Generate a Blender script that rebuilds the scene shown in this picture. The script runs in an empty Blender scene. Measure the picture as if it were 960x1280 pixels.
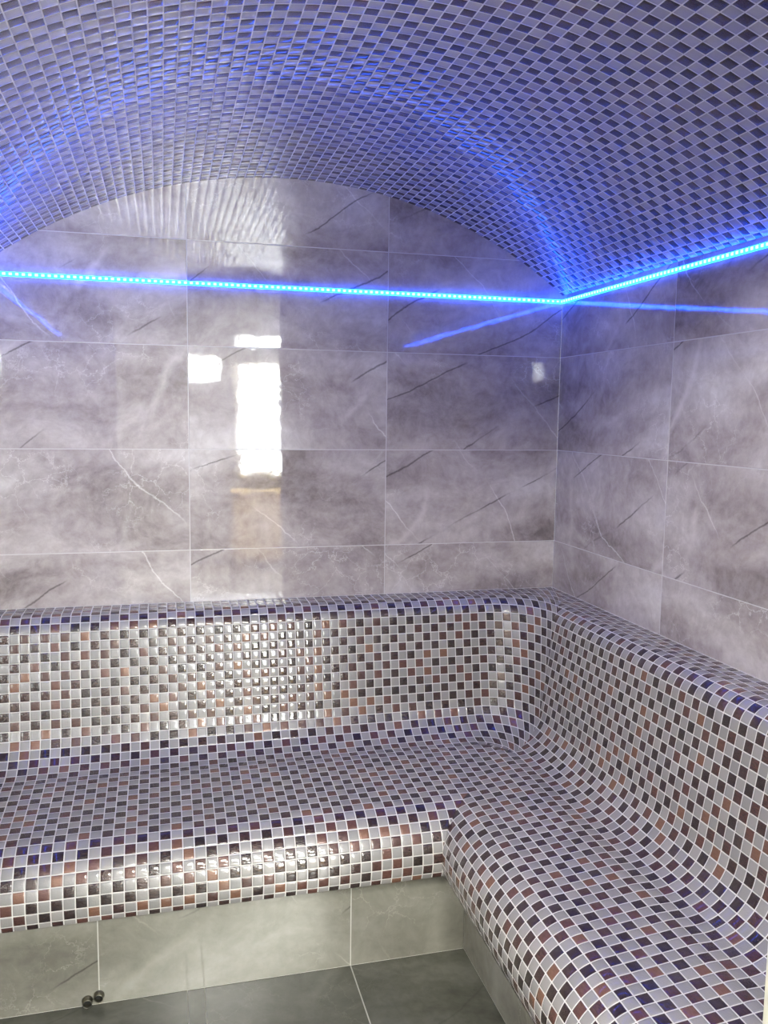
import bpy, math, random
import numpy as np
from mathutils import Matrix, Vector

random.seed(7)
rng = np.random.default_rng(11)
SC = bpy.context.scene
COL = SC.collection

# ------------------------------------------------------------------ dimensions (metres)
# corner of back wall and right wall is the z axis; back wall is y=0, right wall x=0
W = 1.73                    # room width
D = 1.80                    # room depth
ZF = -0.97                  # floor
ZL = 0.778                  # light strip height
VC, VZ, VR = -W / 2, -0.3287, 1.4205   # vault axis (x, z) and radius
P = 0.026                   # mosaic pitch
Z0 = -0.158                 # bench ledge height

# ------------------------------------------------------------------ helpers
def link(o, parent=None):
    COL.objects.link(o)
    if parent is not None:
        o.parent = parent
    return o

def tag(o, label=None, cat=None, group=None, kind=None):
    if label: o['label'] = label
    if cat: o['category'] = cat
    if group: o['group'] = group
    if kind: o['kind'] = kind
    return o

def empty(name, loc=(0, 0, 0)):
    o = bpy.data.objects.new(name, None)
    o.location = loc
    o.empty_display_size = 0.05
    return link(o)

def mesh_obj(name, verts, faces, mat, parent=None, uvs=None, smooth=True):
    """verts (n,3) array, faces (m,4) array or list of lists, uvs per vertex"""
    me = bpy.data.meshes.new(name)
    verts = np.asarray(verts, dtype=np.float32)
    if isinstance(faces, np.ndarray):
        n = len(faces); k = faces.shape[1]
        me.vertices.add(len(verts)); me.vertices.foreach_set('co', verts.ravel())
        me.loops.add(n * k); me.loops.foreach_set('vertex_index', faces.astype(np.int32).ravel())
        me.polygons.add(n)
        me.polygons.foreach_set('loop_start', np.arange(0, n * k, k, dtype=np.int32))
        me.update(calc_edges=True)
    else:
        me.from_pydata([tuple(map(float, v)) for v in verts], [], [tuple(int(i) for i in f) for f in faces])
        me.update()
    if uvs is not None:
        uvs = np.asarray(uvs, dtype=np.float32)
        li = np.empty(len(me.loops), dtype=np.int32); me.loops.foreach_get('vertex_index', li)
        lay = me.uv_layers.new(name='UVMap')
        lay.data.foreach_set('uv', uvs[li].ravel())
    me.polygons.foreach_set('use_smooth', np.full(len(me.polygons), smooth, dtype=bool))
    me.validate()
    me.update()
    me.materials.append(mat)
    return link(bpy.data.objects.new(name, me), parent)

class MB:
    """collects simple solids into one mesh"""
    def __init__(s): s.v = []; s.f = []
    def box(s, a, b):
        i = len(s.v)
        s.v += [(x, y, z) for x in (a[0], b[0]) for y in (a[1], b[1]) for z in (a[2], b[2])]
        s.f += [[i+q for q in f] for f in ((0,1,3,2),(4,6,7,5),(0,4,5,1),(2,3,7,6),(0,2,6,4),(1,5,7,3))]
        return s
    def tube(s, c, ax, prof, n=32):
        """lathe: prof list of (radius, along) about axis ax through c"""
        ax = Vector(ax).normalized(); u = ax.orthogonal().normalized(); w = ax.cross(u)
        i = len(s.v); c = Vector(c); m = len(prof)
        for r, t in prof:
            for k in range(n):
                a = 2*math.pi*k/n
                s.v.append(tuple(c + ax*t + (u*math.cos(a) + w*math.sin(a))*r))
        for j in range(m-1):
            for k in range(n):
                s.f.append([i+j*n+k, i+j*n+(k+1) % n, i+(j+1)*n+(k+1) % n, i+(j+1)*n+k])
        return s
    def build(s, name, mat, parent=None, smooth=False, bevel=0):
        o = mesh_obj(name, s.v, s.f, mat, parent, smooth=smooth)
        if bevel:
            m = o.modifiers.new('bevel', 'BEVEL'); m.width = bevel; m.segments = 2; m.limit_method = 'ANGLE'
        return o

# ------------------------------------------------------------------ materials
class NT:
    def __init__(s, name):
        s.m = bpy.data.materials.new(name); s.m.use_nodes = True
        s.t = s.m.node_tree; s.t.nodes.clear()
        s.out = s.t.nodes.new('ShaderNodeOutputMaterial')
    def n(s, typ, **kw):
        nd = s.t.nodes.new(typ)
        for k, v in kw.items(): setattr(nd, k, v)
        return nd
    def put(s, sock, v):
        if v is None: return
        if isinstance(v, bpy.types.NodeSocket): s.t.links.new(v, sock)
        else: sock.default_value = v
    def math(s, op, a, b=None, c=None, clamp=False):
        nd = s.n('ShaderNodeMath', operation=op, use_clamp=clamp)
        for i, v in enumerate((a, b, c)): s.put(nd.inputs[i], v)
        return nd.outputs[0]
    def vmath(s, op, a, b=None, scale=None):
        nd = s.n('ShaderNodeVectorMath', operation=op)
        s.put(nd.inputs[0], a); s.put(nd.inputs[1], b)
        if scale is not None: s.put(nd.inputs['Scale'], scale)
        return nd.outputs[0]
    def noise(s, vec, scale, detail=3, rough=.5, dist=0):
        nd = s.n('ShaderNodeTexNoise'); s.put(nd.inputs['Vector'], vec)
        nd.inputs['Scale'].default_value = scale; nd.inputs['Detail'].default_value = detail
        nd.inputs['Roughness'].default_value = rough; nd.inputs['Distortion'].default_value = dist
        return nd.outputs['Fac'], nd.outputs['Color']
    def ramp(s, fac, stops, interp='LINEAR'):
        nd = s.n('ShaderNodeValToRGB'); s.put(nd.inputs[0], fac)
        r = nd.color_ramp; r.interpolation = interp
        while len(r.elements) < len(stops): r.elements.new(.5)
        for e, (p, c) in zip(r.elements, stops):
            e.position = p; e.color = c if len(c) == 4 else (*c, 1)
        return nd.outputs[0]
    def mr(s, v, a, b, c=0., d=1.):
        nd = s.n('ShaderNodeMapRange', clamp=True); s.put(nd.inputs[0], v)
        for i, x in enumerate((a, b, c, d)): nd.inputs[i+1].default_value = x
        return nd.outputs[0]
    def mix(s, fac, a, b):
        nd = s.n('ShaderNodeMix', data_type='RGBA'); s.put(nd.inputs[0], fac)
        s.put(nd.inputs[6], a); s.put(nd.inputs[7], b)
        return nd.outputs[2]
    def bsdf(s, **kw):
        nd = s.n('ShaderNodeBsdfPrincipled')
        for k, v in kw.items(): s.put(nd.inputs[k.replace('_', ' ')], v)
        s.t.links.new(nd.outputs[0], s.out.inputs[0])
        return nd
    def bump(s, h, strength, dist, normal=None):
        nd = s.n('ShaderNodeBump'); nd.inputs['Strength'].default_value = strength
        nd.inputs['Distance'].default_value = dist; s.put(nd.inputs['Height'], h)
        if normal is not None: s.put(nd.inputs['Normal'], normal)
        return nd.outputs[0]

def plain(name, col, rough=.5, metal=0., **kw):
    t = NT(name); t.bsdf(Base_Color=(*col, 1), Roughness=rough, Metallic=metal, **kw); return t.m

def emit(name, col, strength):
    t = NT(name)
    e = t.n('ShaderNodeEmission'); e.inputs[0].default_value = (*col, 1); e.inputs[1].default_value = strength
    t.t.links.new(e.outputs[0], t.out.inputs[0]); return t.m

def marble(name, dark, mid, light, seed, tw=.6, th=.3, rough=.035, grout=(.58, .56, .57), crack=1.0, cloud_rot=.5):
    """polished marble-look tiles; UV is metres on the wall with joints on multiples of tw / th"""
    t = NT(name)
    uv = t.n('ShaderNodeTexCoord').outputs['UV']
    sp = t.n('ShaderNodeSeparateXYZ'); t.put(sp.inputs[0], uv)
    cu = t.math('FLOOR', t.math('DIVIDE', sp.outputs[0], tw)); cv = t.math('FLOOR', t.math('DIVIDE', sp.outputs[1], th))
    cb = t.n('ShaderNodeCombineXYZ'); t.put(cb.inputs[0], cu); t.put(cb.inputs[1], cv); cb.inputs[2].default_value = seed
    wn = t.n('ShaderNodeTexWhiteNoise', noise_dimensions='3D'); t.put(wn.inputs[0], cb.outputs[0])
    off = t.vmath('SCALE', wn.outputs['Color'], scale=37.0)
    pos = t.vmath('ADD', uv, off)
    # warp
    _, wc = t.noise(pos, 3.0, 4, .55)
    warp = t.vmath('SCALE', t.vmath('SUBTRACT', wc, (.5, .5, .5)), scale=.16)
    wp = t.vmath('ADD', pos, warp)
    # clouds, stretched along a slanting direction
    mp = t.n('ShaderNodeMapping'); t.put(mp.inputs[0], wp)
    mp.inputs['Rotation'].default_value = (0, 0, cloud_rot); mp.inputs['Scale'].default_value = (.9, 3.0, 1)
    c1, _ = t.noise(mp.outputs[0], 2.1, 4, .48)
    c2, _ = t.noise(wp, 9.0, 6, .62)
    c3, _ = t.noise(wp, 38.0, 5, .68)
    f = t.math('ADD', t.math('MULTIPLY', c1, .56), t.math('ADD', t.math('MULTIPLY', c2, .22), t.math('MULTIPLY', c3, .22)))
    base = t.ramp(f, [(.34, dark), (.47, mid), (.55, tuple(a*.6+b*.4 for a, b in zip(mid, light))), (.65, light)])
    # fine crazed white veins inside patches
    vo = t.n('ShaderNodeTexVoronoi', feature='DISTANCE_TO_EDGE'); vo.inputs['Scale'].default_value = 13.0
    _, w2 = t.noise(pos, 14.0, 5, .65)
    t.put(vo.inputs['Vector'], t.vmath('ADD', pos, t.vmath('SCALE', t.vmath('SUBTRACT', w2, (.5, .5, .5)), scale=.10)))
    pm, _ = t.noise(pos, 4.3, 2, .5)
    vein = t.math('MULTIPLY', t.mr(vo.outputs[0], 0.0, .022, 1, 0), t.mr(pm, .52, .64))
    base = t.mix(t.math('MULTIPLY', vein, .34), base, (*[min(1, c*1.55) for c in light], 1))
    # long slanting pale veins
    def lines(rot, scale, width, dist, seedv, mlo, mhi):
        m2 = t.n('ShaderNodeMapping'); t.put(m2.inputs[0], t.vmath('ADD', pos, (seedv, seedv*.7, 0)))
        m2.inputs['Rotation'].default_value = (0, 0, rot)
        s2 = t.n('ShaderNodeSeparateXYZ'); t.put(s2.inputs[0], m2.outputs[0])
        nz, _ = t.noise(m2.outputs[0], 1.7, 2, .5)
        nf, _ = t.noise(m2.outputs[0], 26.0, 4, .65)
        nz = t.math('ADD', nz, t.math('MULTIPLY', nf, .075))
        y = t.math('ADD', t.math('MULTIPLY', s2.outputs[1], scale), t.math('MULTIPLY', nz, dist))
        fr = t.math('ABSOLUTE', t.math('SUBTRACT', t.math('FRACT', y), .5))
        ln = t.mr(fr, 0, width, 1, 0)
        mk, _ = t.noise(m2.outputs[0], 3.1, 2, .5)
        return t.math('MULTIPLY', ln, t.mr(mk, mlo, mhi))
    pv = lines(.85, 3.6, .010, .9, 3.3, .50, .62)
    base = t.mix(t.math('MULTIPLY', pv, .45), base, (*[min(1, c*1.6) for c in light], 1))
    pv2 = lines(-1.05, 2.3, .05, 1.1, 9.1, .50, .66)
    base = t.mix(t.math('MULTIPLY', pv2, .40), base, (*[min(1, c*1.3) for c in light], 1))
    dk = lines(-.50, 4.2, .015, .6, 5.7, .49, .55)
    base = t.mix(t.math('MULTIPLY', dk, .72*crack), base, (dark[0]*.22, dark[1]*.2, dark[2]*.2, 1))
    # joints
    def near(v, size, wd):
        fr = t.math('FRACT', t.math('DIVIDE', v, size))
        e = t.math('MULTIPLY', t.math('MINIMUM', fr, t.math('SUBTRACT', 1.0, fr)), size)
        return t.mr(e, wd*.6, wd, 1, 0)
    g = t.math('MAXIMUM', near(sp.outputs[0], tw, .0017), near(sp.outputs[1], th, .0017))
    base = t.mix(g, base, (*grout, 1))
    rf = t.math('ADD', rough, t.math('MULTIPLY', g, .4))
    # slight waviness of the glaze and a sunken joint
    wv, _ = t.noise(pos, 22.0, 2, .5)
    nb = t.bump(wv, .04, .004)
    nb = t.bump(t.math('MULTIPLY', g, -1.0), .25, .0008, nb)
    t.bsdf(Base_Color=base, Roughness=rf, Normal=nb, IOR=1.6)
    return t.m

DARK_WARM = [(0, (.022, .014, .015)), (.22, (.042, .020, .020)), (.44, (.075, .031, .027)), (.62, (.125, .052, .041)),
             (.77, (.22, .105, .065)), (.88, (.050, .037, .036)), (.94, (.014, .012, .013))]
DARK_COOL = [(0, (.028, .018, .022)), (.25, (.042, .026, .030)), (.48, (.016, .012, .016)), (.68, (.070, .042, .042)),
             (.86, (.11, .062, .055)), (.95, (.05, .04, .046))]  # bench chips again, with how the vault catches light put into the colour
def mosaic(name, seed, palette, pg=1.0):
    """glass mosaic chips: UV is in chip units, chequered pale / dark"""
    t = NT(name)
    uv = t.n('ShaderNodeTexCoord').outputs['UV']
    sp = t.n('ShaderNodeSeparateXYZ'); t.put(sp.inputs[0], uv)
    u, v = sp.outputs[0], sp.outputs[1]
    cu, cv = t.math('FLOOR', u), t.math('FLOOR', v)
    fu, fv = t.math('FRACT', u), t.math('FRACT', v)
    eu = t.math('MINIMUM', fu, t.math('SUBTRACT', 1.0, fu)); ev = t.math('MINIMUM', fv, t.math('SUBTRACT', 1.0, fv))
    grout = t.mr(t.math('MINIMUM', eu, ev), .041, .053, 1, 0)
    par = t.math('FLOORED_MODULO', t.math('ADD', cu, cv), 2.0)
    cb = t.n('ShaderNodeCombineXYZ'); t.put(cb.inputs[0], cu); t.put(cb.inputs[1], cv); cb.inputs[2].default_value = seed
    wn = t.n('ShaderNodeTexWhiteNoise', noise_dimensions='3D'); t.put(wn.inputs[0], cb.outputs[0])
    r = wn.outputs['Value']
    wn2 = t.n('ShaderNodeTexWhiteNoise', noise_dimensions='3D'); t.put(wn2.inputs[0], t.vmath('ADD', cb.outputs[0], (91.3, 17.7, 3.1)))
    r2 = wn2.outputs['Value']
    dark = t.ramp(r, palette, 'CONSTANT')
    pale = t.ramp(r2, [(0, (.29*pg, .277*pg, .274*pg)), (.35, (.315*pg, .30*pg, .294*pg)), (.7, (.265*pg, .256*pg, .254*pg))], 'CONSTANT')
    # streaky foil under the glass
    pos = t.vmath('ADD', uv, t.vmath('SCALE', wn.outputs['Color'], scale=50.))
    mp = t.n('ShaderNodeMapping'); t.put(mp.inputs[0], pos); mp.inputs['Scale'].default_value = (1.2, 5.0, 1)
    st, _ = t.noise(mp.outputs[0], 2.4, 3, .6)
    darkv = t.mix(t.mr(st, .35, .7), t.mix(.45, dark, (0.012, .008, .01, 1)), t.mix(.35, dark, (.26, .15, .12, 1)))
    dark = t.mix(.55, dark, darkv)
    base = t.mix(par, dark, pale)
    base = t.mix(grout, base, (.62, .60, .585, 1))
    gl, _ = t.noise(pos, 9.0, 2, .7)
    nb = t.bump(gl, .55, .0018)
    chipm = t.math('SUBTRACT', 1.0, grout)
    metal = t.math('MULTIPLY', chipm, t.math('ADD', .02, t.math('MULTIPLY', t.math('SUBTRACT', 1.0, par), .18)))
    rough = t.math('ADD', t.math('MULTIPLY', grout, .38), .24)
    t.bsdf(Base_Color=base, Roughness=rough, Metallic=metal, Normal=nb, IOR=1.5,
           Coat_Weight=t.math('MULTIPLY', chipm, .85), Coat_Roughness=.035, Coat_IOR=1.5)
    return t.m

M = {}
WD, WM, WL = (.20, .166, .168), (.41, .36, .36), (.70, .665, .66)
M['wall'] = marble('wall_marble_tile', WD, WM, WL, 1.0, cloud_rot=.55)
M['wall_r'] = marble('wall_marble_tile_side', WD, WM, WL, 3.0, tw=.638, cloud_rot=1.1)
M['fascia'] = marble('bench_marble_tile', (.15, .143, .122), (.215, .207, .174), (.31, .30, .265), 4.0, cloud_rot=.55, grout=(.50, .48, .44))  # wall tile again, its tint and tone carrying the light on the riser
M['floor'] = marble('floor_stone_tile', (.042, .043, .033), (.072, .073, .058), (.13, .13, .108), 8.0, tw=.6, th=.6, rough=.22, grout=(.34, .33, .29), crack=.25)
M['mosaic'] = mosaic('glass_mosaic', 2.0, DARK_WARM)
M['vault'] = mosaic('glass_mosaic_vault', 5.0, DARK_COOL, 1.35)  # pale chips lifted too, light on the vault painted in
M['grout'] = plain('pale_grout', (.52, .50, .49), .6)
M['led_body'] = emit('strip_glow', (.004, .075, 1.0), 9.0)
M['led_dot'] = emit('diode_glow', (.03, .10, 1.0), 9.0)
M['metal'] = plain('dull_brass', (.20, .19, .15), .32, .9)
M['black'] = plain('pipe_inner_shade', (.006, .006, .005), .7)  # near-black paint for the shade inside the pipe ends
M['frame'] = plain('cream_door_frame', (.62, .60, .50), .45)
M['outwall'] = plain('grey_outer_wall', (.25, .247, .23), .8)
M['plaster'] = plain('white_plaster', (.72, .72, .68), .8)
M['outfloor'] = plain('grey_outer_floor', (.30, .29, .26), .6)
M['day'] = emit('daylight_pane', (.95, 1.0, .96), 12.0)
M['panel'] = emit('fill_panel_glow', (1.0, .985, .89), 34.0)  # glow of the added fill panels outside the doorway
M['wood'] = None

def wood():
    t = NT('pale_pine')
    co = t.n('ShaderNodeTexCoord').outputs['Object']
    mp = t.n('ShaderNodeMapping'); t.put(mp.inputs[0], co); mp.inputs['Scale'].default_value = (2, 8, 8)
    a, _ = t.noise(mp.outputs[0], 3, 4, .6)
    t.bsdf(Base_Color=t.ramp(a, [(.3, (.80, .54, .15)), (.7, (.90, .68, .26))]), Roughness=.5)
    return t.m
M['wood'] = wood()

# ------------------------------------------------------------------ tiled wall slabs
def tile_wall(name, mat, place, u0, u1, v0, v1, tw, th, thick=.05, tilt=.0016):
    """wall of separate slightly uneven tiles in one mesh. place(u, v, w)->xyz, w = outwards. UV metres."""
    V, F, UV = [], [], []
    i0, i1 = math.floor(u0/tw+1e-6), math.ceil(u1/tw-1e-6)
    j0, j1 = math.floor(v0/th+1e-6), math.ceil(v1/th-1e-6)
    lr = random.Random(hash(name) % 1 + 5)
    b = .0011
    for i in range(i0, i1):
        for j in range(j0, j1):
            a0, a1 = max(u0, i*tw), min(u1, (i+1)*tw)
            b0, b1 = max(v0, j*th), min(v1, (j+1)*th)
            tu, tv = lr.uniform(-tilt, tilt), lr.uniform(-tilt, tilt)
            uc, vc = (a0+a1)/2, (b0+b1)/2
            base = len(V)
            for ring, (ins, h) in enumerate(((0, 0.0), (b, 0.0), (b*1.6, .0005))):
                for (x, y) in ((a0+ins, b0+ins), (a1-ins, b0+ins), (a1-ins, b1-ins), (a0+ins, b1-ins)):
                    w = h - .0005 + (((x-uc)*tu + (y-vc)*tv) if ring == 2 else 0)
                    V.append(place(x, y, w)); UV.append((x, y))
            for q in range(2):
                for k in range(4):
                    F.append([base+q*4+k, base+q*4+(k+1) % 4, base+(q+1)*4+(k+1) % 4, base+(q+1)*4+k])
            F.append([base+8, base+9, base+10, base+11])
    # backing slab edges
    base = len(V)
    for w in (-.0009, -thick):
        for (x, y) in ((u0, v0), (u1, v0), (u1, v1), (u0, v1)):
            V.append(place(x, y, w)); UV.append((x, y))
    for k in range(4):
        F.append([base+k, base+4+k, base+4+(k+1) % 4, base+(k+1) % 4])
    F.append([base+7, base+6, base+5, base+4])
    return mesh_obj(name, V, F, mat, uvs=UV, smooth=False)

XJ = -.582      # a vertical joint of the back wall
wb = tile_wall('wall_back', M['wall'], lambda u, v, w: (u+XJ, -w, v), -W-XJ, -XJ, ZF, 1.2, .6, .3)
tag(wb, 'tall back wall of polished grey brown marble tile ending in an arch', kind='structure')
YJ = -.638
wr = tile_wall('wall_right', M['wall_r'], lambda u, v, w: (-w, -u, v), 0.0, D, ZF, .80, .638, .3)
tag(wr, 'right wall of polished grey brown marble tile beside the bench', kind='structure')
wl = tile_wall('wall_left', M['wall'], lambda u, v, w: (-W+w, u-D, v), 0, D, ZF, .80, .6, .3)
tag(wl, 'left wall of grey brown marble tile', kind='structure')

# front wall with the doorway
DX0, DX1, DZ = -1.48, -.655, 1.06
FT = .10
fm = MB()
fm.box((-W-.05, -D-FT, ZF), (DX0, -D, 1.25)).box((DX1+.09, -D-FT, ZF), (.05, -D, 1.25)).box((DX0, -D-FT, DZ), (DX1+.09, -D, 1.25))
fw = fm.build('wall_front', M['plaster'])
tag(fw, 'front wall round the doorway', kind='structure')
tm = MB()
tm.box((DX0-.03, -D-FT-.02, ZF), (DX0+.012, -D+.004, DZ))
tm.box((DX1, -D-FT-.02, ZF), (DX1+.09, -D-.075, DZ))            # door stop
tm.box((DX1+.060, -D-.075, ZF), (DX1+.09, -D, DZ))              # rebate reaching the bench
tm.box((DX0-.03, -D-FT-.02, DZ-.012), (DX1+.09, -D, DZ+.03))
tag(tm.build('trim_1', M['frame'], bevel=.003), 'cream door frame edge at lower right of the view', kind='structure')

# floor: joints seen at x=-.82 with a narrow cut strip at -1.18 .. -1.22
def floor_mesh():
    xs = [-2.0, -1.22, -1.18, -.82, -.22, .0]
    ys = [-1.95, -1.55, -.95, -.35, 0]
    V, F, UV = [], [], []
    for i in range(len(xs)-1):
        for j in range(len(ys)-1):
            a0, a1, b0, b1 = xs[i], xs[i+1], ys[j], ys[j+1]
            # every tile keeps its own cell in texture space
            U0, V0 = i*.6, j*.6
            n = len(V); g = .0016
            for (x, y) in ((a0, b0), (a1, b0), (a1, b1), (a0, b1)):
                V.append((x, y, ZF-.0004)); UV.append((U0, V0))
            for (x, y, du, dv) in ((a0+g, b0+g, 0, 0), (a1-g, b0+g, 1, 0), (a1-g, b1-g, 1, 1), (a0+g, b1-g, 0, 1)):
                V.append((x, y, ZF)); UV.append((U0+.01+du*min(.58, a1-a0), V0+.01+dv*min(.58, b1-b0)))
            for (x, y) in ((a0+g, b0+g), (a1-g, b0+g), (a1-g, b1-g), (a0+g, b1-g)):
                V.append((x, y, ZF)); UV.append((U0, V0))
            for k in range(4): F.append([n+k, n+(k+1) % 4, n+8+(k+1) % 4, n+8+k])
            F.append([n+4, n+5, n+6, n+7])
    n = len(V)
    for z in (ZF-.0005, ZF-.05):
        for (x, y) in ((-2.0, -1.95), (0, -1.95), (0, 0), (-2.0, 0)):
            V.append((x, y, z)); UV.append((0, 0))
    for k in range(4): F.append([n+k, n+4+k, n+4+(k+1) % 4, n+(k+1) % 4])
    F.append([n+7, n+6, n+5, n+4])
    return mesh_obj('floor', V, F, M['floor'], uvs=UV, smooth=False)
tag(floor_mesh(), 'grey stone tile floor in front of the bench', kind='structure')

# ------------------------------------------------------------------ mosaic surfaces
FR_FINE = (0, .046, .066, .15, .32, .5, .68, .85, .934, .954)
FR_MED = (0, .048, .09, .3, .7, .91, .952)
def chip_h(f):
    """height profile over one chip, 0 in the grout to 1 on top"""
    e = np.minimum(f, 1-f)
    return np.interp(e, [0, .045, .067, .15, .32, .5], [0, 0, .55, .80, .95, 1.0])

def grid_lines(a, b, phase, fracs):
    """values from a to b (metres) on the chip grid lines and the lines inside chips"""
    i0, i1 = math.floor((a-phase)/P), math.ceil((b-phase)/P)
    L = np.array([phase + (i+f)*P for i in range(i0, i1+1) for f in fracs])
    L = L[(L > a+1e-5) & (L < b-1e-5)]
    return np.concatenate([[a], L, [b]])

TILT = .030
def mosaic_sheet(name, U, V, fn, pu, pv, mat, parent, relief=.0011, flip=False):
    """U,V 2-D arrays (rows follow V) of surface coordinates, fn(U,V)->pos, normal"""
    pos, nor = fn(U, V)
    fu = (U-pu)/P; fv = (V-pv)/P
    h = chip_h(fu-np.floor(fu))*chip_h(fv-np.floor(fv))*relief
    # every chip sits a touch uneven in its bed
    iu, iv = np.floor(fu).astype(np.int64), np.floor(fv).astype(np.int64)
    def hsh(k):
        x = np.sin(iu*12.9898+iv*78.233+k*37.719)*43758.5453
        return x-np.floor(x)-.5
    inside = (h > relief*.2)
    h = h + inside*TILT*P*(hsh(1)*(fu-iu-.5)+hsh(2)*(fv-iv-.5))
    pos = pos + nor*h[..., None]
    nr, nc = U.shape
    idx = np.arange(nr*nc).reshape(nr, nc)
    q = np.stack([idx[:-1, :-1], idx[:-1, 1:], idx[1:, 1:], idx[1:, :-1]], -1).reshape(-1, 4)
    if flip: q = q[:, ::-1]
    flat = pos.reshape(-1, 3)
    # drop collapsed cells
    d1 = flat[q[:, 0]]-flat[q[:, 2]]; d2 = flat[q[:, 1]]-flat[q[:, 3]]
    area = np.linalg.norm(np.cross(d1, d2), axis=1)/2
    q = q[area > 1e-9]
    used = np.unique(q); remap = -np.ones(len(flat), dtype=np.int64); remap[used] = np.arange(len(used))
    uv = np.stack([fu, fv], -1).reshape(-1, 2)
    return flat[used], remap[q], uv[used]

def join_sheets(name, sheets, mat, parent):
    vs, fs, us, n = [], [], [], 0
    for v, f, u in sheets:
        vs.append(v); fs.append(f+n); us.append(u); n += len(v)
    return mesh_obj(name, np.concatenate(vs), np.concatenate(fs), mat, parent, uvs=np.concatenate(us))

# vault
VPH_S, VPH_Y = -.3195-.5*P, -1.098-.5*P
def vault_fn(S, Y):
    a = S/VR
    nx, nz = np.sin(a), np.cos(a)
    pos = np.stack([VC+VR*nx, Y, VZ+VR*nz], -1)
    nor = np.stack([-nx, np.zeros_like(nx), -nz], -1)
    return pos, nor
half = VR*math.asin((W/2)/VR)
sl = grid_lines(-half, half, VPH_S, FR_MED); yl = grid_lines(-D, 0, VPH_Y, FR_MED)
S_, Y_ = np.meshgrid(sl, yl)
vv, vf, vu = mosaic_sheet('ceiling', S_, Y_, vault_fn, VPH_S, VPH_Y, M['vault'], None, relief=.0007)
# closed back of the vault shell
n0 = len(vv); NA = 41
aa = np.linspace(-half/VR, half/VR, NA)
shell = np.array([(VC+(VR+.06)*math.sin(a), y, VZ+(VR+.06)*math.cos(a)) for y in (-D, 0) for a in aa])
sf = np.array([[n0+k, n0+k+1, n0+NA+k+1, n0+NA+k] for k in range(NA-1)])
ce = mesh_obj('ceiling', np.concatenate([vv, shell]), np.concatenate([vf, sf]), M['vault'], uvs=np.concatenate([vu, np.full((2*NA, 2), .01)]))
tag(ce, 'barrel vault ceiling of chequered glass mosaic', kind='structure')

# ------------------------------------------------------------------ bench
GAP = .0026
def profile(L1, r1, a1, Lb, r2, a2, Ls, r3, a3=math.radians(123)):
    segs = [('l', L1), ('a', r1, 0, -a1), ('l', Lb), ('a', r2, -a1, 0.0), ('l', .034), ('a', .05, 0.0, a2), ('l', Ls), ('a', r3, a2, -a3)]
    n = 6000; s = np.linspace(0, 1.4, n); ds = s[1]-s[0]
    ang = np.zeros(n); s0 = 0; cur = 0.; br = [0]
    for g in segs:
        m = s >= s0
        if g[0] == 'l':
            ang[m] = cur; s0 += g[1]
        else:
            r, a, b = g[1:]; L = abs(r*(b-a))
            ang[m] = a+(b-a)*np.clip((s[m]-s0)/max(L, 1e-6), 0, 1); s0 += L; cur = b
        br.append(s0)
    mid = (ang[1:]+ang[:-1])/2
    d = GAP+np.concatenate([[0], np.cumsum(np.cos(mid)*ds)]); z = np.concatenate([[0], np.cumsum(np.sin(mid)*ds)])+Z0
    return dict(s=s, d=d, z=z, ang=ang, br=br)
BASE = dict(L1=.0786, r1=.0579, a1=1.3946, Lb=.2554, r2=.1139)
LS_B = .2834-.038
LS_R = LS_B-3*P
A2 = -.0729
PB = profile(**BASE, a2=A2, Ls=LS_B, r3=.116)
PR = profile(**BASE, a2=A2*LS_B/LS_R, Ls=LS_R, r3=.116)
OFF = .0489
s_split = OFF+18*P             # a grout line in the fillet between backrest and seat
s_end = OFF+39.55*P
s_flat = PB['br'][4]           # seat starts (flat)
s_tilt = PB['br'][6]
D_FLAT = float(np.interp(s_flat, PB['s'], PB['d']))
# chip grid along the runs shares its lines with the seat rows of the other run
k_seat = 26
PH_U = -(float(np.interp(OFF+k_seat*P, PB['s'], PB['d'])))
RAD = .10                      # corner radius at the seat; wider at the shoulder
def R_of(d): return np.maximum(np.interp(d, [0, .05, .12, .16, D_FLAT], [0, .12, .165, .155, RAD]), 1e-4)

def prof_at(pr, S):
    return np.interp(S, pr['s'], pr['d']), np.interp(S, pr['s'], pr['z']), np.interp(S, pr['s'], pr['ang'])

def seam(S, to_right):
    """partner distance on the other run at the mitre for profile position S"""
    a, b = (PB, PR) if to_right else (PR, PB)
    La, Lb_ = (LS_B, LS_R) if to_right else (LS_R, LS_B)
    t0 = a['br'][6]; t1 = a['br'][7]
    S2 = np.where(S < t0, S, np.where(S < t1, t0+(S-t0)*Lb_/La, S-La+Lb_))
    return np.interp(S2, b['s'], b['d'])

def back_fn(U, S):
    """U = x measured along the run; beyond the straight it follows the rounded corner"""
    d, z, a = prof_at(PB, S)
    R = R_of(d)
    xe = -(d+R)
    over = np.where(S <= s_flat+1e-9, np.maximum(U-xe, 0), 0)
    th = over/R
    x = np.where(over > 0, xe+R*np.sin(th), U)
    y = np.where(over > 0, -d-R*(1-np.cos(th)), -d)
    nx0, ny0 = -np.sin(th), -np.cos(th)
    nor = np.stack([nx0*(-np.sin(a)), ny0*(-np.sin(a)), np.cos(a)], -1)
    return np.stack([x, y, z], -1), nor

def right_fn(U, S):
    d, z, a = prof_at(PR, S)
    nor = np.stack([np.sin(a), np.zeros_like(a), np.cos(a)], -1)
    return np.stack([-d, U, z], -1), nor

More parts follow.
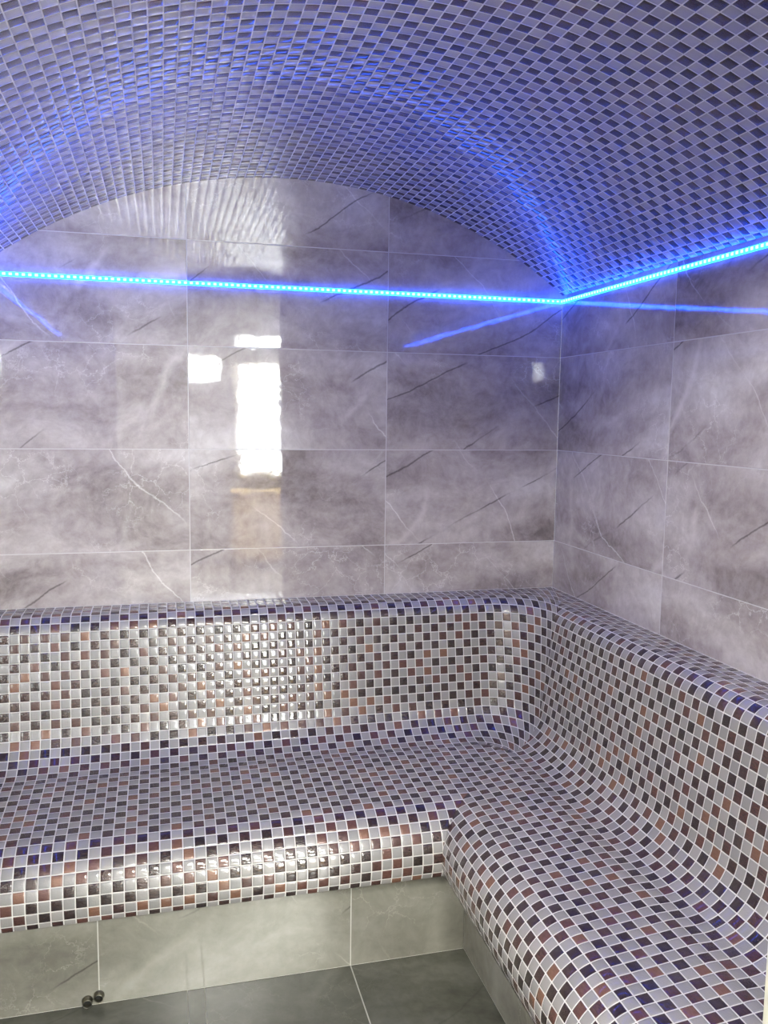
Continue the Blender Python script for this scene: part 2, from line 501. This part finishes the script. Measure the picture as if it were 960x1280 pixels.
def limits(S, back):
    """run coordinate (negative, metres from corner) where this run ends at profile position S"""
    pr = PB if back else PR
    d, _, _ = prof_at(pr, S)
    R = R_of(d)
    arc_start = -(d+R)
    wall = arc_start+R*math.pi/2 if back else arc_start      # corner sweep belongs to the back run
    # on the flat the corner sweep's foot bounds the rows
    inside = d-D_FLAT
    foot = -(D_FLAT+RAD)+np.sqrt(np.maximum(RAD**2-np.clip(RAD-inside, 0, RAD)**2, 0))
    diag = -seam(S, back)
    flat = np.where(inside < RAD*(1-math.sqrt(.5)), foot, diag)
    return np.where(S <= s_flat+1e-9, wall, flat)

def run_sheet(back, sa, sb, far, fracs=FR_FINE):
    vl = grid_lines(sa, sb, OFF, fracs)
    ul = grid_lines(far, 0.12, PH_U, fracs)
    if sa < s_flat < sb:
        vl = np.unique(np.concatenate([vl, [s_flat, s_flat+1e-6]]))
    U, S = np.meshgrid(ul, vl)
    lim = limits(S, back)
    U = np.minimum(U, lim)
    return mosaic_sheet('', U, S, back_fn if back else right_fn, PH_U, OFF, None, None, flip=not back)

bench = empty('mosaic_bench', (-.3, -.3, ZF))
tag(bench, 'L-shaped built-in bench covered in chequered glass mosaic along back and right walls', 'bench')
def bench_part(name, sheets):
    o = join_sheets(name, sheets, M['mosaic'], None)
    o.data.transform(Matrix.Translation(-Vector(bench.location)))
    o.parent = bench
    return o
bench_part('backrest', [run_sheet(True, 0, s_split, -W+GAP), run_sheet(False, 0, s_split, -D+GAP)])
bench_part('seat', [run_sheet(True, s_split, s_end, -W+GAP), run_sheet(False, s_split, s_end, -D+GAP)])

# pale underside lip behind the last row of chips
dB, zB, _ = prof_at(PB, np.array(s_end)); dR, _, _ = prof_at(PR, np.array(s_end))
dB, zB, dR = float(dB), float(zB), float(dR)
FB, FRt = .622, .520         # riser planes of back and right run
lip = MB()
lip.box((-W+GAP, -dB-.0008, zB+.0005), (-FRt+.0, -FB+.02, zB+.005))
lip.box((-dR-.0008, -D+GAP, zB+.0005), (-FRt+.02, -FB+.0, zB+.005))
lo = lip.build('grout_edge', M['grout']); lo.data.transform(Matrix.Translation(-Vector(bench.location))); lo.parent = bench

def riser(name, place, u0, u1):
    o = tile_wall(name, M['fascia'], lambda u, v, w: place(u, v+ZF, w), u0, u1, 0.0, zB+.004-ZF, .6, .3, thick=.02, tilt=.0004)
    o.data.transform(Matrix.Translation(-Vector(bench.location))); o.parent = bench
    return o
# the riser tiles are laid from the floor up, so their joint rows start there
riser('riser_panel', lambda u, v, w: (u-.82, -FB-w, v), -W+.82+GAP, -FRt+.82)
riser('riser_panel', lambda u, v, w: (-FRt-w, -u-FB, v), 0.0, D-FB-GAP)

bead = MB().box((-W, -.0046, Z0-.004), (-.0, .0, Z0+.0012)).box((-.0046, -D, Z0-.004), (0, -.0046, Z0+.0012))
tag(bead.build('trim_2', M['grout']), 'pale grout joint between bench ledge and marble walls', kind='structure')

# ------------------------------------------------------------------ LED strips
R_S = .0062
def strip_mesh(name, L, mat, parent):
    """half-round glowing sheath along local x from 0 to L, flat side on the wall (local y=0), bulging to -y"""
    n = 10
    V, F = [], []
    for x in (0, L):
        for k in range(n+1):
            a = math.pi*k/n
            V.append((x, -.0015-R_S*.8*math.sin(a), R_S*math.cos(a)))
        V.append((x, 0, -R_S)); V.append((x, 0, R_S))
    m = n+3
    for k in range(m): F.append([k, (k+1) % m, m+(k+1) % m, m+k])
    F.append(list(range(m))[::-1]); F.append([m+k for k in range(m)])
    o = mesh_obj(name, V, F, mat, parent, smooth=False)
    return o
def diode_mesh():
    me = MB().box((-.0045, -.0072, -.0036), (.0045, -.0027, .0036))
    o = me.build('diode', M['led_dot'], None, smooth=False)
    bv = o.modifiers.new('bevel', 'BEVEL'); bv.width = .0012; bv.segments = 2
    return o
first_diode = None
PITCH_LED = 1/60
def led_strip(loc, rotz, L, label, count):
    global first_diode
    r = empty('led_strip', loc); r.rotation_euler = (0, 0, rotz)
    tag(r, label, 'light strip')
    strip_mesh('sheath', L, M['led_body'], r)
    total = int(L/PITCH_LED)
    for k in range(min(total, count)):
        if first_diode is None:
            d = first_diode = diode_mesh(); d.parent = r
        else:
            d = first_diode.copy(); COL.objects.link(d); d.parent = r
        d.location = ((k+.5)*PITCH_LED, 0, 0)
    if total > count:
        mb = MB()
        for k in range(count, total):
            x = (k+.5)*PITCH_LED
            mb.box((x-.0036, -.007, -.0028), (x+.0036, -.0027, .0028))
        tag(mb.build('diode', M['led_dot'], r), kind='stuff')
    return r
# local -y must point into the room
def place_strip(axis, label, count):
    if axis == 'back':      # from the corner to the left: local x -> -x, so turn by pi and bulge flips to +y; start at the left instead
        return led_strip((-W+.002, -.0005, ZL), 0, W-.004, label, count)
    if axis == 'right':     # local x -> -y, local -y -> -x
        return led_strip((-.0005, -.002, ZL), -math.pi/2, D-.004, label, count)
    return led_strip((-W+.0005, -D+.002, ZL), math.pi/2, D-.004, label, count)
place_strip('back', 'glowing cyan blue LED strip running level across the marble back wall', 100)
place_strip('right', 'glowing cyan blue LED strip rising along the top of the right wall', 100)
place_strip('left', 'glowing blue LED strip along the top of the left wall, seen only as a reflection', 100)

# ------------------------------------------------------------------ pipe stubs in the riser
def pipe(x, z, label, tilt):
    r = empty('pipe_stub', (x, -FB, z)); r.rotation_euler = (tilt[0], 0, tilt[1])
    tag(r, label, 'pipe')
    MB().tube((0, 0, 0), (0, -1, 0), [(.0108, -.004), (.0108, .013), (.0104, .0145), (.0088, .0145), (.0084, .013), (.0084, .001)], 28).build('tube', M['metal'], r, smooth=True)
    MB().tube((0, 0, 0), (0, -1, 0), [(.0001, .004), (.0083, .004), (.0083, .0042)], 24).build('bore', M['black'], r, smooth=False)  # dark disc standing in for the shade inside the pipe
    MB().tube((0, 0, 0), (0, -1, 0), [(.0106, -.001), (.0124, .0005), (.0124, .002), (.0109, .0035)], 28).build('collar', M['metal'], r, smooth=True)
pipe(-1.4465, -.956, 'left one of two short dark metal pipe ends low in the pale riser', (.05, .05))
pipe(-1.4205, -.947, 'right one of two short dark metal pipe ends low in the pale riser, slightly higher', (.05, -.05))

# ------------------------------------------------------------------ the room outside the doorway (seen only as light and reflections)
OX0, OX1, OY0, OY1, OZ1 = -2.6, .9, -5.5, -D-FT, 1.60
mb = MB().box((OX0, OY0, ZF-.05), (OX1, -1.95, ZF)); tag(mb.build('floor_outer', M['outfloor']), 'grey floor outside the doorway', kind='structure')
mb = MB().box((OX0, OY0, OZ1), (OX1, OY1, OZ1+.05)); tag(mb.build('ceiling_outer', M['outwall']), 'white ceiling outside the doorway', kind='structure')
mb = MB().box((OX0-.05, OY0, ZF), (OX0, OY1, OZ1)); tag(mb.build('wall_outer_left', M['outwall']), 'white wall outside the doorway, left side', kind='structure')
mb = MB().box((OX1, OY0, ZF), (OX1+.05, OY1, OZ1)); tag(mb.build('wall_outer_right', M['outwall']), 'white wall outside the doorway, right side', kind='structure')
mb = MB().box((OX0, OY0-.05, ZF), (OX1, OY0, OZ1)); tag(mb.build('wall_outer_far', M['outwall']), 'white wall opposite the doorway', kind='structure')
mb = MB().box((OX0, OY1, ZF), (-W-.05, OY1+.05, OZ1)).box((.05, OY1, ZF), (OX1, OY1+.05, OZ1)).box((-W-.05, OY1, 1.25), (.05, OY1+.05, OZ1))
tag(mb.build('wall_outer_near', M['outwall']), 'white wall around the steam room front', kind='structure')
# window opposite the doorway: frame + bright pane
wn = MB()
X0, X1, Zb, Zt = -.555, .35, -.12, .84
wn.box((X0-.05, OY0, Zb-.05), (X0, OY0+.04, Zt+.05)).box((X1, OY0, Zb-.05), (X1+.05, OY0+.04, Zt+.05))
wn.box((X0, OY0, Zb-.05), (X1, OY0+.04, Zb)).box((X0, OY0, Zt), (X1, OY0+.04, Zt+.05))
wo = wn.build('window_1', M['frame'], bevel=.004); tag(wo, 'bright window opposite the doorway', kind='structure')
MB().box((X0, OY0+.004, Zb), (X1, OY0+.012, Zt)).build('pane', M['day'], wo)
# long pine cupboard under the window
cb = empty('pine_cupboard', (-.15, OY0+.2, ZF)); tag(cb, 'low pale pine cupboard under the bright window', 'cupboard')
MB().box((-.50, -.17, .07), (.50, .20, .67)).build('body', M['wood'], cb, bevel=.004)
MB().box((-.52, -.18, .67), (.52, .22, .70)).build('top', M['wood'], cb, bevel=.004)
for x in (-.25, .25):
    dd = MB().box((x-.235, .20, .10), (x+.235, .216, .64)).build('door', M['wood'], cb, bevel=.003)
    MB().box((x+.0-.01, .216, .34), (x+.01, .235, .42)).build('handle', M['metal'], dd, bevel=.003)
for x in (-.45, .45):
    for y in (-.12, .15): MB().box((x-.025, y-.025, 0), (x+.025, y+.025, .07)).build('leg', M['wood'], cb)
# glowing panels added on the outer ceiling to light the steam room
def fill_panel(x, y, sx, sy, label):
    r = empty('fill_light', (x, y, OZ1)); tag(r, label, 'added fill light')
    MB().box((-sx-.02, -sy-.02, -.02), (-sx, sy+.02, 0)).box((sx, -sy-.02, -.02), (sx+.02, sy+.02, 0)).box((-sx, -sy-.02, -.02), (sx, -sy, 0)).box((-sx, sy, -.02), (sx, sy+.02, 0)).build('frame', M['plaster'], r)
    MB().box((-sx, -sy, -.016), (sx, sy, -.004)).build('diffuser', M['panel'], r)
fill_panel(-2.15, -3.2, .36, .36, 'added square fill light just outside the doorway')
fill_panel(-1.0, -4.2, .31, .31, 'added middle square fill light facing the doorway')
fill_panel(-.35, -4.9, .28, .28, 'added square fill light farther from the doorway')
# wall lamps
def wall_lamp(name, x, z, sx, sz, label):
    r = empty(name, (x, OY0, z)); tag(r, label, 'wall lamp')
    MB().box((-sx-.015, 0, -sz-.015), (sx+.015, .02, sz+.015)).build('backplate', M['plaster'], r, bevel=.003)
    MB().box((-sx, .02, -sz), (sx, .05, sz)).build('shade', M['day'], r, bevel=.006)
wall_lamp('wall_lamp', -.86, .80, .14, .11, 'square wall lamp left of the bright window')
wall_lamp('wall_lamp', -2.46, .90, .05, .09, 'small wall lamp in the far left corner of the outer room')
wall_lamp('wall_lamp', -.20, 1.075, .36, .05, 'long wall lamp above the bright window')

# ------------------------------------------------------------------ world, camera, view
w = bpy.data.worlds.new('World'); SC.world = w; w.use_nodes = True
w.node_tree.nodes['Background'].inputs[0].default_value = (.6, .65, .7, 1)
w.node_tree.nodes['Background'].inputs[1].default_value = .3

cam = bpy.data.cameras.new('camera'); co = bpy.data.objects.new('camera', cam); COL.objects.link(co)
yaw, pitch, roll, fpx = -.2550, -.1119, .0129, 1063.635
cy, sy, cp, sp_ = math.cos(yaw), math.sin(yaw), math.cos(pitch), math.sin(pitch)
f = Vector((-sy*cp, cy*cp, sp_)); r0 = Vector((cy, sy, 0)); u0 = r0.cross(f)
r = r0*math.cos(roll)+u0*math.sin(roll); u = -r0*math.sin(roll)+u0*math.cos(roll)
mw = Matrix((r, u, -f)).transposed().to_4x4(); mw.translation = (-1.2571, -2.5737, .4035)
co.matrix_world = mw
cam.sensor_fit = 'HORIZONTAL'; cam.sensor_width = 36; cam.lens = 36*fpx/960
cam.clip_start = .02
SC.camera = co

vs = SC.view_settings
SC.display_settings.display_device = 'sRGB'
vs.view_transform = 'Standard'; vs.look = 'None'; vs.gamma = 1; vs.use_curve_mapping = False
vs.exposure = 1.92
SC.cycles.use_denoising = True
SC.cycles.max_bounces = 10; SC.cycles.diffuse_bounces = 6; SC.cycles.glossy_bounces = 5
SC.cycles.sample_clamp_indirect = 6.0
SC.cycles.caustics_reflective = True
